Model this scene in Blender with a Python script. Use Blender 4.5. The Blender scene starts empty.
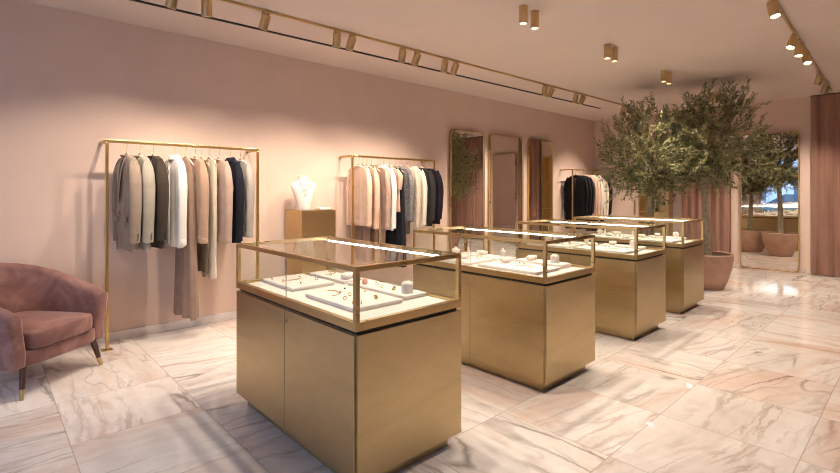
import bpy, bmesh, math, random
from mathutils import Vector, Matrix, noise as mnoise
PI = math.pi
sc = bpy.context.scene
COL = sc.collection
rnd = random.Random(7)

# ------------------------------------------------------------------ tagging
def tag(o, label=None, cat=None, group=None, kind=None):
    if label: o['label'] = label
    if cat: o['category'] = cat
    if group: o['group'] = group
    if kind: o['kind'] = kind
    return o

def empty(name, loc, rz=0.0, label=None, cat=None, group=None):
    o = bpy.data.objects.new(name, None)
    o.empty_display_size = 0.05
    COL.objects.link(o)
    o.location = loc
    o.rotation_euler = (0, 0, rz)
    return tag(o, label, cat, group)

def copy_tree(o, parent=None):
    c = o.copy()
    COL.objects.link(c)
    if parent is not None:
        c.parent = parent
    for ch in list(o.children):
        copy_tree(ch, c)
    return c

# ------------------------------------------------------------------ mesh builder
class MB:
    def __init__(self):
        self.bm = bmesh.new()

    def box(self, x0, x1, y0, y1, z0, z1, bev=0.0, seg=2, mat=None):
        r = bmesh.ops.create_cube(self.bm, size=1.0)
        vs = r['verts']
        for v in vs:
            v.co = Vector((x0 + (v.co.x + .5) * (x1 - x0), y0 + (v.co.y + .5) * (y1 - y0), z0 + (v.co.z + .5) * (z1 - z0)))
        if bev > 0:
            es = list({e for v in vs for e in v.link_edges})
            rr = bmesh.ops.bevel(self.bm, geom=es, offset=bev, segments=seg, profile=.5, affect='EDGES')
            vs = list({v for f in rr['faces'] for v in f.verts} | {v for v in vs if v.is_valid})
        if mat is not None:
            for v in vs:
                v.co = mat @ v.co
        return self

    def loft(self, rings, cap0=True, cap1=True, closed=True):
        R = [[self.bm.verts.new(p) for p in ring] for ring in rings]
        n = len(R[0])
        for a, b in zip(R[:-1], R[1:]):
            for i in range(n if closed else n - 1):
                j = (i + 1) % n
                try:
                    self.bm.faces.new((a[i], a[j], b[j], b[i]))
                except ValueError:
                    pass
        if cap0 and closed: self.bm.faces.new(list(reversed(R[0])))
        if cap1 and closed: self.bm.faces.new(R[-1])
        return self

    def tube(self, pts, r, n=8, caps=True):
        pts = [Vector(p) for p in pts]
        rs = r if isinstance(r, (list, tuple)) else [r] * len(pts)
        rings = []
        up = None
        for i, p in enumerate(pts):
            if i == 0: d = pts[1] - p
            elif i == len(pts) - 1: d = p - pts[i - 1]
            else: d = (pts[i + 1] - p).normalized() + (p - pts[i - 1]).normalized()
            d = d.normalized() if d.length > 1e-9 else Vector((0, 0, 1))
            if up is None:
                up = Vector((1, 0, 0)) if abs(d.x) < .9 else Vector((0, 1, 0))
            a = (up - d * up.dot(d))
            if a.length < 1e-6: a = d.orthogonal()
            a.normalize(); up = a
            b = d.cross(a)
            rings.append([p + a * math.cos(2 * PI * k / n) * rs[i] + b * math.sin(2 * PI * k / n) * rs[i] for k in range(n)])
        return self.loft(rings, caps, caps)

    def lathe(self, prof, n=24, c=(0, 0, 0), cap=True):
        rings = [[(c[0] + r * math.cos(2 * PI * k / n), c[1] + r * math.sin(2 * PI * k / n), c[2] + z) for k in range(n)] for r, z in prof]
        return self.loft(rings, cap, cap)

    def cyl(self, c, r, z0, z1, n=20, bev=0.0):
        if bev:
            prof = [(r - bev, z0), (r, z0 + bev), (r, z1 - bev), (r - bev, z1)]
        else:
            prof = [(r, z0), (r, z1)]
        return self.lathe(prof, n, (c[0], c[1], 0))

    def torus(self, c, R, r, axis='z', n=20, m=6, a0=0, a1=2 * PI, sy=1.0):
        full = abs(a1 - a0 - 2 * PI) < 1e-6
        rings = []
        cnt = n if full else n + 1
        for i in range(cnt):
            a = a0 + (a1 - a0) * i / n
            ring = []
            for k in range(m):
                b = 2 * PI * k / m
                rr = R + r * math.cos(b)
                p = (rr * math.cos(a), rr * math.sin(a) * sy, r * math.sin(b))
                if axis == 'x': p = (p[2], p[0], p[1])
                if axis == 'y': p = (p[0], p[2], p[1])
                ring.append((c[0] + p[0], c[1] + p[1], c[2] + p[2]))
            rings.append(ring)
        if full:
            rings.append(rings[0])
            self.loft(rings, False, False)
            bmesh.ops.remove_doubles(self.bm, verts=self.bm.verts[:], dist=1e-7)
        else:
            self.loft(rings)
        return self

    def ball(self, c, r, s=(1, 1, 1), sub=2):
        rr = bmesh.ops.create_icosphere(self.bm, subdivisions=sub, radius=r)
        for v in rr['verts']:
            v.co = Vector((c[0] + v.co.x * s[0], c[1] + v.co.y * s[1], c[2] + v.co.z * s[2]))
        return self

    def build(self, name, mat, parent=None, smooth=False, loc=None, angle=None):
        bmesh.ops.recalc_face_normals(self.bm, faces=self.bm.faces[:])
        me = bpy.data.meshes.new(name)
        self.bm.to_mesh(me)
        self.bm.free()
        me.materials.append(mat)
        if smooth or angle:
            for p in me.polygons: p.use_smooth = True
            try:
                me.set_sharp_from_angle(angle=math.radians(angle or 40))
            except Exception:
                pass
        o = bpy.data.objects.new(name, me)
        COL.objects.link(o)
        if loc is not None: o.location = loc
        if parent is not None: o.parent = parent
        return o

# ------------------------------------------------------------------ materials
def newmat(name):
    m = bpy.data.materials.new(name)
    m.use_nodes = True
    nt = m.node_tree
    b = nt.nodes['Principled BSDF']
    return m, nt, b

def N(nt, t, **kw):
    n = nt.nodes.new(t)
    for k, v in kw.items():
        if k in n.inputs: n.inputs[k].default_value = v
        else: setattr(n, k, v)
    return n

def ramp(nt, fac, stops, interp='LINEAR'):
    r = nt.nodes.new('ShaderNodeValToRGB')
    r.color_ramp.interpolation = interp
    els = r.color_ramp.elements
    while len(els) < len(stops): els.new(.5)
    for e, (p, c) in zip(els, stops):
        e.position = p
        e.color = (c[0], c[1], c[2], 1) if not isinstance(c, (int, float)) else (c, c, c, 1)
    nt.links.new(fac, r.inputs[0])
    return r.outputs[0]

def mth(nt, op, a, b=None, c=None):
    n = nt.nodes.new('ShaderNodeMath'); n.operation = op
    for i, x in enumerate((a, b, c)):
        if x is None: continue
        if isinstance(x, (int, float)): n.inputs[i].default_value = x
        else: nt.links.new(x, n.inputs[i])
    return n.outputs[0]

def mixc(nt, fac, a, b, blend='MIX'):
    n = nt.nodes.new('ShaderNodeMix'); n.data_type = 'RGBA'; n.blend_type = blend
    if isinstance(fac, (int, float)): n.inputs[0].default_value = fac
    else: nt.links.new(fac, n.inputs[0])
    for i, x in ((6, a), (7, b)):
        if isinstance(x, (tuple, list)): n.inputs[i].default_value = (x[0], x[1], x[2], 1)
        else: nt.links.new(x, n.inputs[i])
    return n.outputs[2]

def coords(nt, scale=(1, 1, 1), kind='Object', rot=(0, 0, 0)):
    tc = nt.nodes.new('ShaderNodeTexCoord')
    mp = nt.nodes.new('ShaderNodeMapping')
    mp.inputs['Scale'].default_value = scale
    mp.inputs['Rotation'].default_value = rot
    nt.links.new(tc.outputs[kind], mp.inputs[0])
    return mp.outputs[0]

def nz(nt, vec, scale, detail=4, rough=.55, dist=0.0):
    n = nt.nodes.new('ShaderNodeTexNoise')
    n.inputs['Scale'].default_value = scale
    n.inputs['Detail'].default_value = detail
    n.inputs['Roughness'].default_value = rough
    n.inputs['Distortion'].default_value = dist
    if vec is not None: nt.links.new(vec, n.inputs['Vector'])
    return n.outputs['Fac']

def bump(nt, b, h, strength=.2, dist=.01):
    n = nt.nodes.new('ShaderNodeBump')
    n.inputs['Strength'].default_value = strength
    n.inputs['Distance'].default_value = dist
    nt.links.new(h, n.inputs['Height'])
    nt.links.new(n.outputs[0], b.inputs['Normal'])

def plain(name, col, rough=.6, metal=0.0, var=.06, scale=8, bmp=0.0, spec=.5):
    m, nt, b = newmat(name)
    v = coords(nt)
    f = nz(nt, v, scale)
    c = ramp(nt, f, [(.3, [x * (1 - var) for x in col]), (.7, [min(1, x * (1 + var)) for x in col])])
    nt.links.new(c, b.inputs['Base Color'])
    b.inputs['Roughness'].default_value = rough
    b.inputs['Metallic'].default_value = metal
    b.inputs['Specular IOR Level'].default_value = spec
    if bmp: bump(nt, b, nz(nt, v, scale * 12), bmp, .004)
    return m

def cloth(name, col, weave=260, var=.10, sheen=.12, rough=.9, slub=None):
    m, nt, b = newmat(name)
    v = coords(nt)
    f = nz(nt, v, 9, 5)
    c = ramp(nt, f, [(.3, [x * (1 - var) for x in col]), (.7, [min(1, x * (1 + var)) for x in col])])
    if slub:
        f2 = nz(nt, coords(nt, (1, 1, .6)), slub[0], 3, .7)
        c = mixc(nt, ramp(nt, f2, [(.5, 0.0), (.6, 1.0)]), c, slub[1])
    nt.links.new(c, b.inputs['Base Color'])
    b.inputs['Roughness'].default_value = rough
    b.inputs['Sheen Weight'].default_value = sheen
    b.inputs['Sheen Roughness'].default_value = .4
    b.inputs['Specular IOR Level'].default_value = .2
    h = nz(nt, coords(nt, (1, 1, .5)), weave, 2)
    h2 = nz(nt, coords(nt, (1, 1, .10)), 26, 3)
    bump(nt, b, mth(nt, 'ADD', mth(nt, 'MULTIPLY', h, .18), h2), .40, .014)
    return m

def brass(name, col, rough=.36, brush=(2, 2, 90), var=.14, metal=1.0, cloud=3.0):
    m, nt, b = newmat(name)
    f = nz(nt, coords(nt, brush), 1.2, 6, .6)
    f2 = nz(nt, coords(nt, (1, 1, 3)), cloud, 4, .6, .6)
    ff = mth(nt, 'ADD', mth(nt, 'MULTIPLY', f, .28), mth(nt, 'MULTIPLY', f2, .72))
    c = ramp(nt, ff, [(.32, [x * (1 - var) for x in col]), (.68, [min(1, x * (1 + var)) for x in col])])
    nt.links.new(c, b.inputs['Base Color'])
    b.inputs['Metallic'].default_value = metal
    r = ramp(nt, f2, [(.3, rough - .05), (.7, rough + .07)])
    nt.links.new(r, b.inputs['Roughness'])
    bump(nt, b, f, .05, .002)
    return m

def glass(name, tint=(.97, .985, .975), refl=1.0):
    m = bpy.data.materials.new(name); m.use_nodes = True
    nt = m.node_tree
    nt.nodes.remove(nt.nodes['Principled BSDF'])
    out = nt.nodes['Material Output']
    tr = nt.nodes.new('ShaderNodeBsdfTransparent'); tr.inputs[0].default_value = (*tint, 1)
    gl = nt.nodes.new('ShaderNodeBsdfGlossy'); gl.inputs['Roughness'].default_value = 0.0
    gl.inputs[0].default_value = (1, 1, 1, 1)
    lw = nt.nodes.new('ShaderNodeLayerWeight'); lw.inputs[0].default_value = .5
    p = mth(nt, 'POWER', lw.outputs['Facing'], 5.0)
    f = mth(nt, 'MULTIPLY', mth(nt, 'ADD', mth(nt, 'MULTIPLY', p, .96), .04), refl)
    geo = nt.nodes.new('ShaderNodeNewGeometry')
    f = mth(nt, 'MULTIPLY', f, mth(nt, 'SUBTRACT', 1.0, geo.outputs['Backfacing']))
    mx = nt.nodes.new('ShaderNodeMixShader')
    nt.links.new(f, mx.inputs[0]); nt.links.new(tr.outputs[0], mx.inputs[1]); nt.links.new(gl.outputs[0], mx.inputs[2])
    nt.links.new(mx.outputs[0], out.inputs[0])
    return m

def emit(name, col, s):
    m, nt, b = newmat(name)
    b.inputs['Base Color'].default_value = (*col, 1)
    b.inputs['Emission Color'].default_value = (*col, 1)
    b.inputs['Emission Strength'].default_value = s
    return m

def mirror_mat(name):
    m, nt, b = newmat(name)
    b.inputs['Base Color'].default_value = (.94, .92, .89, 1)
    b.inputs['Metallic'].default_value = 1
    b.inputs['Roughness'].default_value = .012
    return m

def marble(name, tile=None, rough=.13):
    m, nt, b = newmat(name)
    tc = nt.nodes.new('ShaderNodeTexCoord')
    vec = tc.outputs['Object']
    sep = nt.nodes.new('ShaderNodeSeparateXYZ'); nt.links.new(vec, sep.inputs[0])
    joint = None
    if tile:
        T, ox, oy = tile
        px = mth(nt, 'DIVIDE', mth(nt, 'SUBTRACT', sep.outputs[0], ox), T)
        py = mth(nt, 'DIVIDE', mth(nt, 'SUBTRACT', sep.outputs[1], oy), T)
        ix, iy = mth(nt, 'FLOOR', px), mth(nt, 'FLOOR', py)
        fx, fy = mth(nt, 'FRACT', px), mth(nt, 'FRACT', py)
        dx = mth(nt, 'MINIMUM', fx, mth(nt, 'SUBTRACT', 1.0, fx))
        dy = mth(nt, 'MINIMUM', fy, mth(nt, 'SUBTRACT', 1.0, fy))
        d = mth(nt, 'MINIMUM', dx, dy)
        joint = mth(nt, 'LESS_THAN', d, .0030 / T)
        cb = nt.nodes.new('ShaderNodeCombineXYZ'); nt.links.new(ix, cb.inputs[0]); nt.links.new(iy, cb.inputs[1])
        wn = nt.nodes.new('ShaderNodeTexWhiteNoise'); wn.noise_dimensions = '3D'
        nt.links.new(cb.outputs[0], wn.inputs['Vector'])
        sc_ = nt.nodes.new('ShaderNodeVectorMath'); sc_.operation = 'SCALE'; sc_.inputs['Scale'].default_value = 23.0
        nt.links.new(wn.outputs['Color'], sc_.inputs[0])
        # rotate the slab pattern per tile
        ang = mth(nt, 'ADD', mth(nt, 'MULTIPLY', mth(nt, 'GREATER_THAN', wn.outputs['Value'], .55), 1.15), mth(nt, 'MULTIPLY', wn.outputs['Value'], .5))
        vr = nt.nodes.new('ShaderNodeVectorRotate'); vr.rotation_type = 'Z_AXIS'
        nt.links.new(vec, vr.inputs['Vector']); nt.links.new(ang, vr.inputs['Angle'])
        ad = nt.nodes.new('ShaderNodeVectorMath'); ad.operation = 'ADD'
        nt.links.new(vr.outputs[0], ad.inputs[0]); nt.links.new(sc_.outputs[0], ad.inputs[1])
        v0 = ad.outputs[0]
        tval = wn.outputs['Value']
    else:
        v0 = vec
        tval = None
    # jagged warp at two scales, then stretch along the bedding direction
    def offs(vec_, sc_n, amp, detail=4, rough_=.6):
        n = nt.nodes.new('ShaderNodeTexNoise')
        n.inputs['Scale'].default_value = sc_n; n.inputs['Detail'].default_value = detail; n.inputs['Roughness'].default_value = rough_
        nt.links.new(vec_, n.inputs['Vector'])
        a = nt.nodes.new('ShaderNodeVectorMath'); a.operation = 'SUBTRACT'; a.inputs[1].default_value = (.5, .5, .5)
        nt.links.new(n.outputs['Color'], a.inputs[0])
        b_ = nt.nodes.new('ShaderNodeVectorMath'); b_.operation = 'SCALE'; b_.inputs['Scale'].default_value = amp
        nt.links.new(a.outputs[0], b_.inputs[0])
        c_ = nt.nodes.new('ShaderNodeVectorMath'); c_.operation = 'ADD'
        nt.links.new(vec_, c_.inputs[0]); nt.links.new(b_.outputs[0], c_.inputs[1])
        return c_.outputs[0]
    v1_ = offs(v0, 2.2, .11)
    vw = offs(v1_, 11, .045, 6, .7)
    mp = nt.nodes.new('ShaderNodeMapping')
    mp.inputs['Rotation'].default_value = (0, 0, math.radians(24))
    mp.inputs['Scale'].default_value = (.34, 1.65, 1.0)
    nt.links.new(vw, mp.inputs[0])
    v = mp.outputs[0]
    def shift(seed):
        a = nt.nodes.new('ShaderNodeVectorMath'); a.operation = 'ADD'; a.inputs[1].default_value = (seed, seed * 1.7, seed * .3)
        nt.links.new(v, a.inputs[0])
        return a.outputs[0]
    def vein(scale, width, seed, detail=2):
        n = nz(nt, shift(seed), scale, detail, .5)
        e = mth(nt, 'ABSOLUTE', mth(nt, 'SUBTRACT', n, .5))
        return mth(nt, 'SUBTRACT', 1.0, mth(nt, 'MINIMUM', mth(nt, 'DIVIDE', e, width), 1.0))
    def gate(scale, seed, lo, hi):
        return ramp(nt, nz(nt, shift(seed), scale, 3), [(lo, 0.0), (hi, 1.0)])
    cloud = nz(nt, v, 1.3, 8, .62)
    base = ramp(nt, cloud, [(.28, (.58, .485, .44)), (.42, (.72, .65, .61)), (.58, (.79, .745, .715)), (.8, (.76, .69, .65))])
    # salmon bands
    sal = nz(nt, shift(11.3), 1.25, 7, .6)
    base = mixc(nt, ramp(nt, sal, [(.52, 0.0), (.58, .38), (.69, .78)]), base, (.68, .48, .39))
    # grey drifts
    gr = nz(nt, shift(27.1), 1.5, 7, .62)
    base = mixc(nt, ramp(nt, gr, [(.57, 0.0), (.70, .32)]), base, (.54, .475, .44))
    # mottling
    mot = ramp(nt, nz(nt, vw, 9, 6, .65), [(.3, .93), (.7, 1.05)])
    base = mixc(nt, 1.0, base, mot, 'MULTIPLY')
    mp2 = nt.nodes.new('ShaderNodeMapping')
    mp2.inputs['Rotation'].default_value = (0, 0, math.radians(20))
    mp2.inputs['Scale'].default_value = (.20, 2.3, 1.0)
    nt.links.new(vw, mp2.inputs[0])
    n5 = nz(nt, mp2.outputs[0], 2.6, 3, .55)
    st = mth(nt, 'SUBTRACT', 1.0, mth(nt, 'MINIMUM', mth(nt, 'DIVIDE', mth(nt, 'ABSOLUTE', mth(nt, 'SUBTRACT', n5, .5)), .028), 1.0))
    base = mixc(nt, mth(nt, 'MULTIPLY', st, mth(nt, 'MULTIPLY', gate(2.3, 41.0, .44, .60), .55)), base, (.36, .27, .22))
    # veins: rust, grey, fine
    base = mixc(nt, mth(nt, 'MULTIPLY', vein(1.5, .020, 8.7), mth(nt, 'MULTIPLY', gate(1.6, 4.4, .45, .60), .50)), base, (.42, .25, .17))
    base = mixc(nt, mth(nt, 'MULTIPLY', vein(1.15, .013, 3.1), mth(nt, 'MULTIPLY', gate(1.4, 15.9, .50, .62), .75)), base, (.17, .135, .11))
    base = mixc(nt, mth(nt, 'MULTIPLY', vein(3.1, .035, 5.2), mth(nt, 'MULTIPLY', gate(1.8, 33.0, .46, .62), .42)), base, (.34, .27, .235))
    if tval is not None:
        tv = ramp(nt, tval, [(0, .95), (1, 1.02)])
        base = mixc(nt, 1.0, base, tv, 'MULTIPLY')
        base = mixc(nt, mth(nt, 'MULTIPLY', joint, .7), base, (.42, .33, .28))
    nt.links.new(base, b.inputs['Base Color'])
    rr = ramp(nt, cloud, [(.3, rough - .03), (.7, rough + .04)])
    nt.links.new(rr, b.inputs['Roughness'])
    b.inputs['Specular IOR Level'].default_value = .6
    return m

M = {}
M['wall'] = plain('pink_plaster', (.70, .53, .445), .9, var=.03, scale=3, bmp=.06, spec=.15)
M['ceil'] = plain('ceiling_paint', (.76, .64, .57), .92, var=.02, scale=2, spec=.1)
M['floor'] = marble('pink_marble', (0.70, .37, .465), .05)
M['marble'] = marble('marble_skirting', None, .2)
M['brass'] = brass('brushed_brass', (.60, .44, .235), .34, (3, 3, 70), .08)
M['panel'] = brass('brushed_brass_panel', (.53, .415, .235), .36, (2.5, 2.5, 160), .15, cloud=1.7)
M['frame'] = brass('satin_brass_frame', (.60, .44, .22), .30, (30, 30, 30), .08)
M['rack'] = brass('rack_brass', (.66, .46, .20), .30, (9, 9, 9), .02, cloud=.4)
M['dark_gap'] = plain('shadow_gap', (.05, .035, .022), .6)
M['glass'] = glass('clear_glass', refl=.6)
M['shopglass'] = glass('shopfront_glass', (.95, .97, .97))
M['mirror'] = mirror_mat('mirror_silver')
M['deck'] = plain('cream_suede_deck', (.86, .78, .72), .85, var=.02)
M['tray'] = plain('cream_suede_tray', (.84, .75, .69), .85, var=.03, bmp=.08, scale=20)
M['bust'] = plain('cream_linen_bust', (.86, .76, .69), .8, var=.03, bmp=.12, scale=30)
M['gold'] = plain('polished_gold', (.74, .47, .16), .28, 1.0, var=.03)
M['silver'] = plain('polished_silver', (.82, .80, .77), .18, 1.0, var=.03)
M['rose'] = plain('rose_stone', (.78, .38, .30), .25, var=.1)
M['onyx'] = plain('dark_stone', (.03, .025, .025), .2)
M['pearl'] = plain('pearl', (.88, .82, .76), .25, var=.03)
M['led'] = emit('led_diffuser', (1, .92, .82), 17)
M['lens'] = emit('lamp_lens', (1, .86, .66), 22)
M['hanger'] = plain('pink_velvet_hanger', (.68, .44, .35), .7)
M['wood'] = plain('dark_walnut', (.075, .032, .02), .35, var=.3, scale=14)
M['velvet'] = None
M['lapel_gap'] = plain('shaded_lapel_gap', (.03, .025, .024), .5)
M['black'] = plain('black_metal', (.012, .011, .011), .5)
M['terra'] = plain('terracotta', (.43, .265, .19), .75, var=.13, scale=7, bmp=.15)
M['soil'] = plain('soil', (.035, .024, .017), .95, var=.4, scale=40, bmp=.5)
M['bark'] = plain('olive_bark', (.33, .28, .19), .85, var=.3, scale=22, bmp=.6)

def velvet():
    m, nt, b = newmat('dusty_pink_velvet')
    v = coords(nt)
    f = nz(nt, v, 3.2, 5, .62, 1.3)
    c = ramp(nt, f, [(.33, (.165, .080, .073)), (.5, (.245, .125, .113)), (.66, (.35, .195, .175))])
    nt.links.new(c, b.inputs['Base Color'])
    b.inputs['Roughness'].default_value = .75
    b.inputs['Sheen Weight'].default_value = .7
    b.inputs['Sheen Roughness'].default_value = .35
    b.inputs['Sheen Tint'].default_value = (1, .78, .74, 1)
    b.inputs['Specular IOR Level'].default_value = .2
    bump(nt, b, f, .08, .01)
    return m
M['velvet'] = velvet()

def curtain_mat():
    m, nt, b = newmat('dusty_rose_curtain')
    f = nz(nt, coords(nt, (1, 1, .15)), 6, 4)
    c = ramp(nt, f, [(.3, (.225, .115, .083)), (.7, (.31, .168, .122))])
    nt.links.new(c, b.inputs['Base Color'])
    b.inputs['Roughness'].default_value = .85
    b.inputs['Sheen Weight'].default_value = .35
    b.inputs['Specular IOR Level'].default_value = .15
    return m
M['curtain'] = curtain_mat()

def leaf_mat():
    m, nt, b = newmat('olive_leaf')
    g = nt.nodes.new('ShaderNodeNewGeometry')
    c = ramp(nt, g.outputs['Random Per Island'], [(0, (.050, .055, .014)), (.45, (.13, .132, .040)), (.8, (.27, .26, .095)), (1, (.44, .42, .19))])
    # silvery underside of each leaf
    c = mixc(nt, g.outputs['Backfacing'], c, (.33, .32, .16))
    nt.links.new(c, b.inputs['Base Color'])
    b.inputs['Roughness'].default_value = .5
    b.inputs['Specular IOR Level'].default_value = .4
    return m
M['leaf'] = leaf_mat()

# ------------------------------------------------------------------ dimensions (metres)
H = 3.05
VL = 5.29          # left wall plane (y)
UB = 10.45         # back wall plane (x)
US = -2.6          # shopfront plane (x)
VR = -2.9          # right wall plane (y)

def struct(o, kind='structure', label=None, cat=None):
    o['kind'] = kind
    return tag(o, label, cat)

# ------------------------------------------------------------------ room
o = MB().box(US - .2, UB + .2, VR - .2, VL + .2, -.12, 0).build('floor', M['floor'])
struct(o, label='polished pink and white veined marble tile floor', cat='floor')
o = MB().box(US - .2, UB + .2, VR - .2, VL + .2, H, H + .15).build('ceiling', M['ceil'])
struct(o, label='smooth pale pink plaster ceiling', cat='ceiling')
o = MB().box(US - .2, UB + .2, VL, VL + .2, 0, H).build('wall_left', M['wall'])
struct(o, label='long pink plaster wall behind the clothing racks', cat='wall')
o = MB().box(UB, UB + .2, VR - .2, VL, 0, H).build('wall_back', M['wall'])
struct(o, label='pink plaster end wall behind the olive trees', cat='wall')
o = MB().box(US - .2, UB, VR - .2, VR, 0, H).build('wall_right', M['wall'])
struct(o, label='pink plaster wall on the side away from the racks', cat='wall')
# shopfront wall with four tall window openings
W_ = [(-2.3, -.75), (-.55, 1.0), (1.2, 2.75), (2.95, 4.75)]
mb = MB()
ed = [VR] + [e for w in W_ for e in w] + [VL]
for i in range(0, len(ed), 2):
    mb.box(US - .2, US, ed[i], ed[i + 1], 0, H)
for a, b_ in W_:
    mb.box(US - .2, US, a, b_, 0, .35); mb.box(US - .2, US, a, b_, 2.75, H)
o = mb.build('wall_front', M['wall'])
struct(o, label='pink shopfront wall pierced by tall windows', cat='wall')
for i, (a, b_) in enumerate(W_):
    e = empty('window_%d' % (i + 1), (US - .1, (a + b_) / 2, .35), 0, ['first', 'second', 'third', 'last'][i] + ' tall shopfront window counting towards the clothing wall', 'window')
    e['kind'] = 'structure'
    hw = (b_ - a) / 2
    m_ = MB()
    m_.box(-.04, .04, -hw, -hw + .05, 0, 2.4); m_.box(-.04, .04, hw - .05, hw, 0, 2.4)
    m_.box(-.04, .04, -hw + .05, hw - .05, 0, .05); m_.box(-.04, .04, -hw + .05, hw - .05, 2.35, 2.4)
    m_.build('window_frame', M['frame'], e)
    MB().box(-.006, .006, -hw + .05, hw - .05, .05, 2.35).build('window_pane', M['shopglass'], e)

o = MB().box(US, UB - .016, VL - .016, VL, 0, .085, .002).build('baseboard_left', M['marble'])
struct(o, label='marble baseboard along the clothing wall', cat='baseboard')
o = MB().box(UB - .016, UB, VR, VL - .016, 0, .085, .002).build('baseboard_back', M['marble'])
struct(o, label='marble baseboard along the end wall', cat='baseboard')
# thin black recessed slot in the ceiling
o = MB().box(-1.5, 8.9, -.014, .014, H - .012, H + .02).build('trim_1', M['black'])
o.location = (0, 4.62, 0); o.rotation_euler = (0, 0, math.radians(-1.5))
struct(o, label='thin black slot line in the ceiling beside the clothing wall', cat='trim')
# jib door outline on the end wall
e = empty('door_1', (UB - .004, 4.49, 0), 0, 'flush pink jib door in the end wall beside the far rack', 'door')
e['kind'] = 'structure'
MB().box(-.006, .004, -.15, .17, .09, 1.23, .002).build('door_panel', M['wall'], e)
o = MB().box(-.03, -.006, -.145, -.115, .92, 1.24, .006).build('door_handle', M['brass'], e)

# ------------------------------------------------------------------ outside the shopfront
PAVE = plain('pavement_stone', (.30, .31, .33), .8, var=.12, scale=3)
o = MB().box(-16, US - .2, -14, 18, -.25, -.12).build('pavement', PAVE)
struct(o, label='grey stone street pavement outside the shopfront', cat='pavement')
FAC = plain('pale_facade', (.50, .55, .62), .85, var=.06, scale=2)
DKG = plain('dark_window_glass', (.06, .09, .13), .1)
e = empty('building', (-13, 2, -.12), 0, 'pale stone building across the street outside', 'building')
MB().box(-2, 0, -11, 12, 0, 7).build('facade', FAC, e)
for k in range(9):
    y = -10 + k * 2.4
    for z0, z1 in ((.9, 2.7), (3.9, 6.0)):
        w = MB().box(-.02, .06, y, y + 1.3, z0, z1).build('window', FAC, e)
        MB().box(.055, .075, y + .1, y + 1.2, z0 + .1, z1 - .1).build('pane', DKG, w)
# parked car seen through the shop window
def car(loc, rz):
    e = empty('car', loc, rz, 'grey blue parked car on the street outside', 'car')
    paint = plain('car_paint', (.10, .15, .22), .25)
    rings = []
    for x, zt_, w in ((-2.1, .55, .70), (-2.0, .78, .80), (-1.2, .90, .86), (1.1, .92, .86), (1.95, .78, .80), (2.1, .55, .70)):
        rings.append([(x, -w, .25), (x, -w, zt_ * .9), (x, -w * .9, zt_), (x, w * .9, zt_), (x, w, zt_ * .9), (x, w, .25)])
    MB().loft(rings).build('body', paint, e, angle=30)
    rings = []
    for x, zt_, w in ((-1.5, .9, .78), (-.9, 1.36, .64), (.5, 1.40, .64), (1.25, .92, .78)):
        rings.append([(x, -w, .85), (x, -w * .95, zt_), (x, w * .95, zt_), (x, w, .85)])
    MB().loft(rings).build('cabin', DKG, e)
    for sx in (-1.3, 1.3):
        for sy in (-.8, .8):
            MB().tube([(sx, sy - .09, .31), (sx, sy + .09, .31)], .31, 20).build('wheel', M['black'], e)
car((-9.2, 4.4, -.12), math.radians(90))

# ------------------------------------------------------------------ ceiling lights
def aim_spot(parent, loc, direction, energy, angle, blend, radius=.018, col=(1, .845, .675)):
    l = bpy.data.lights.new('lamp', 'SPOT')
    l.energy = energy; l.spot_size = math.radians(angle); l.spot_blend = blend
    l.shadow_soft_size = radius; l.color = col
    ob = bpy.data.objects.new('lamp', l)
    COL.objects.link(ob)
    ob.parent = parent
    ob.location = loc
    ob.rotation_euler = Vector(direction).to_track_quat('-Z', 'Y').to_euler()
    return ob

ORD = ['first', 'second', 'third', 'fourth', 'fifth', 'sixth', 'seventh', 'eighth', 'ninth', 'tenth', 'eleventh', 'twelfth', 'thirteenth', 'fourteenth', 'fifteenth', 'sixteenth', 'seventeenth']

def track_rail(name, a, b, label):
    L = (Vector(b) - Vector(a)).length
    rz = math.atan2(b[1] - a[1], b[0] - a[0])
    e = empty(name, (a[0], a[1], H), rz, label, 'lighting track')
    MB().box(0, L, -.012, .012, -.022, 0, .002).build('rail', M['brass'], e)
    for x in (0, L):
        MB().box(x - .012 if x else -.012, x + .012, -.015, .015, -.024, 0, .002).build('end_cap', M['brass'], e)
    return e

def spotlight(loc, tilt_vec, label, group, energy, ang, blend):
    """loc = top point under the rail; the head hangs from a short stem."""
    e = empty('track_spotlight', loc, 0, label, 'spotlight', group)
    MB().box(-.035, .035, -.013, .013, -.018, 0, .003).build('adapter', M['brass'], e)
    MB().tube([(0, 0, -.018), (0, 0, -.035)], .008, 10).build('stem', M['brass'], e)
    d = Vector(tilt_vec).normalized()
    q = d.to_track_quat('-Z', 'Y').to_matrix().to_4x4()
    T = Matrix.Translation((0, 0, -.042)) @ q
    r = .041
    m_ = MB().lathe([(r - .004, .02), (r, .014), (r, -.112), (r - .004, -.117), (r - .007, -.117), (r - .009, -.098), (r - .009, -.096)], 24, cap=True)
    for v in m_.bm.verts: v.co = T @ v.co
    hd = m_.build('head', M['brass'], e, angle=35)
    m_ = MB().lathe([(r - .0095, -.108), (r - .0095, -.103)], 24)
    for v in m_.bm.verts: v.co = T @ v.co
    m_.build('lens', M['lens'], hd)
    aim_spot(e, T @ Vector((0, 0, -.128)), d, energy, ang, blend)
    return e

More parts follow.
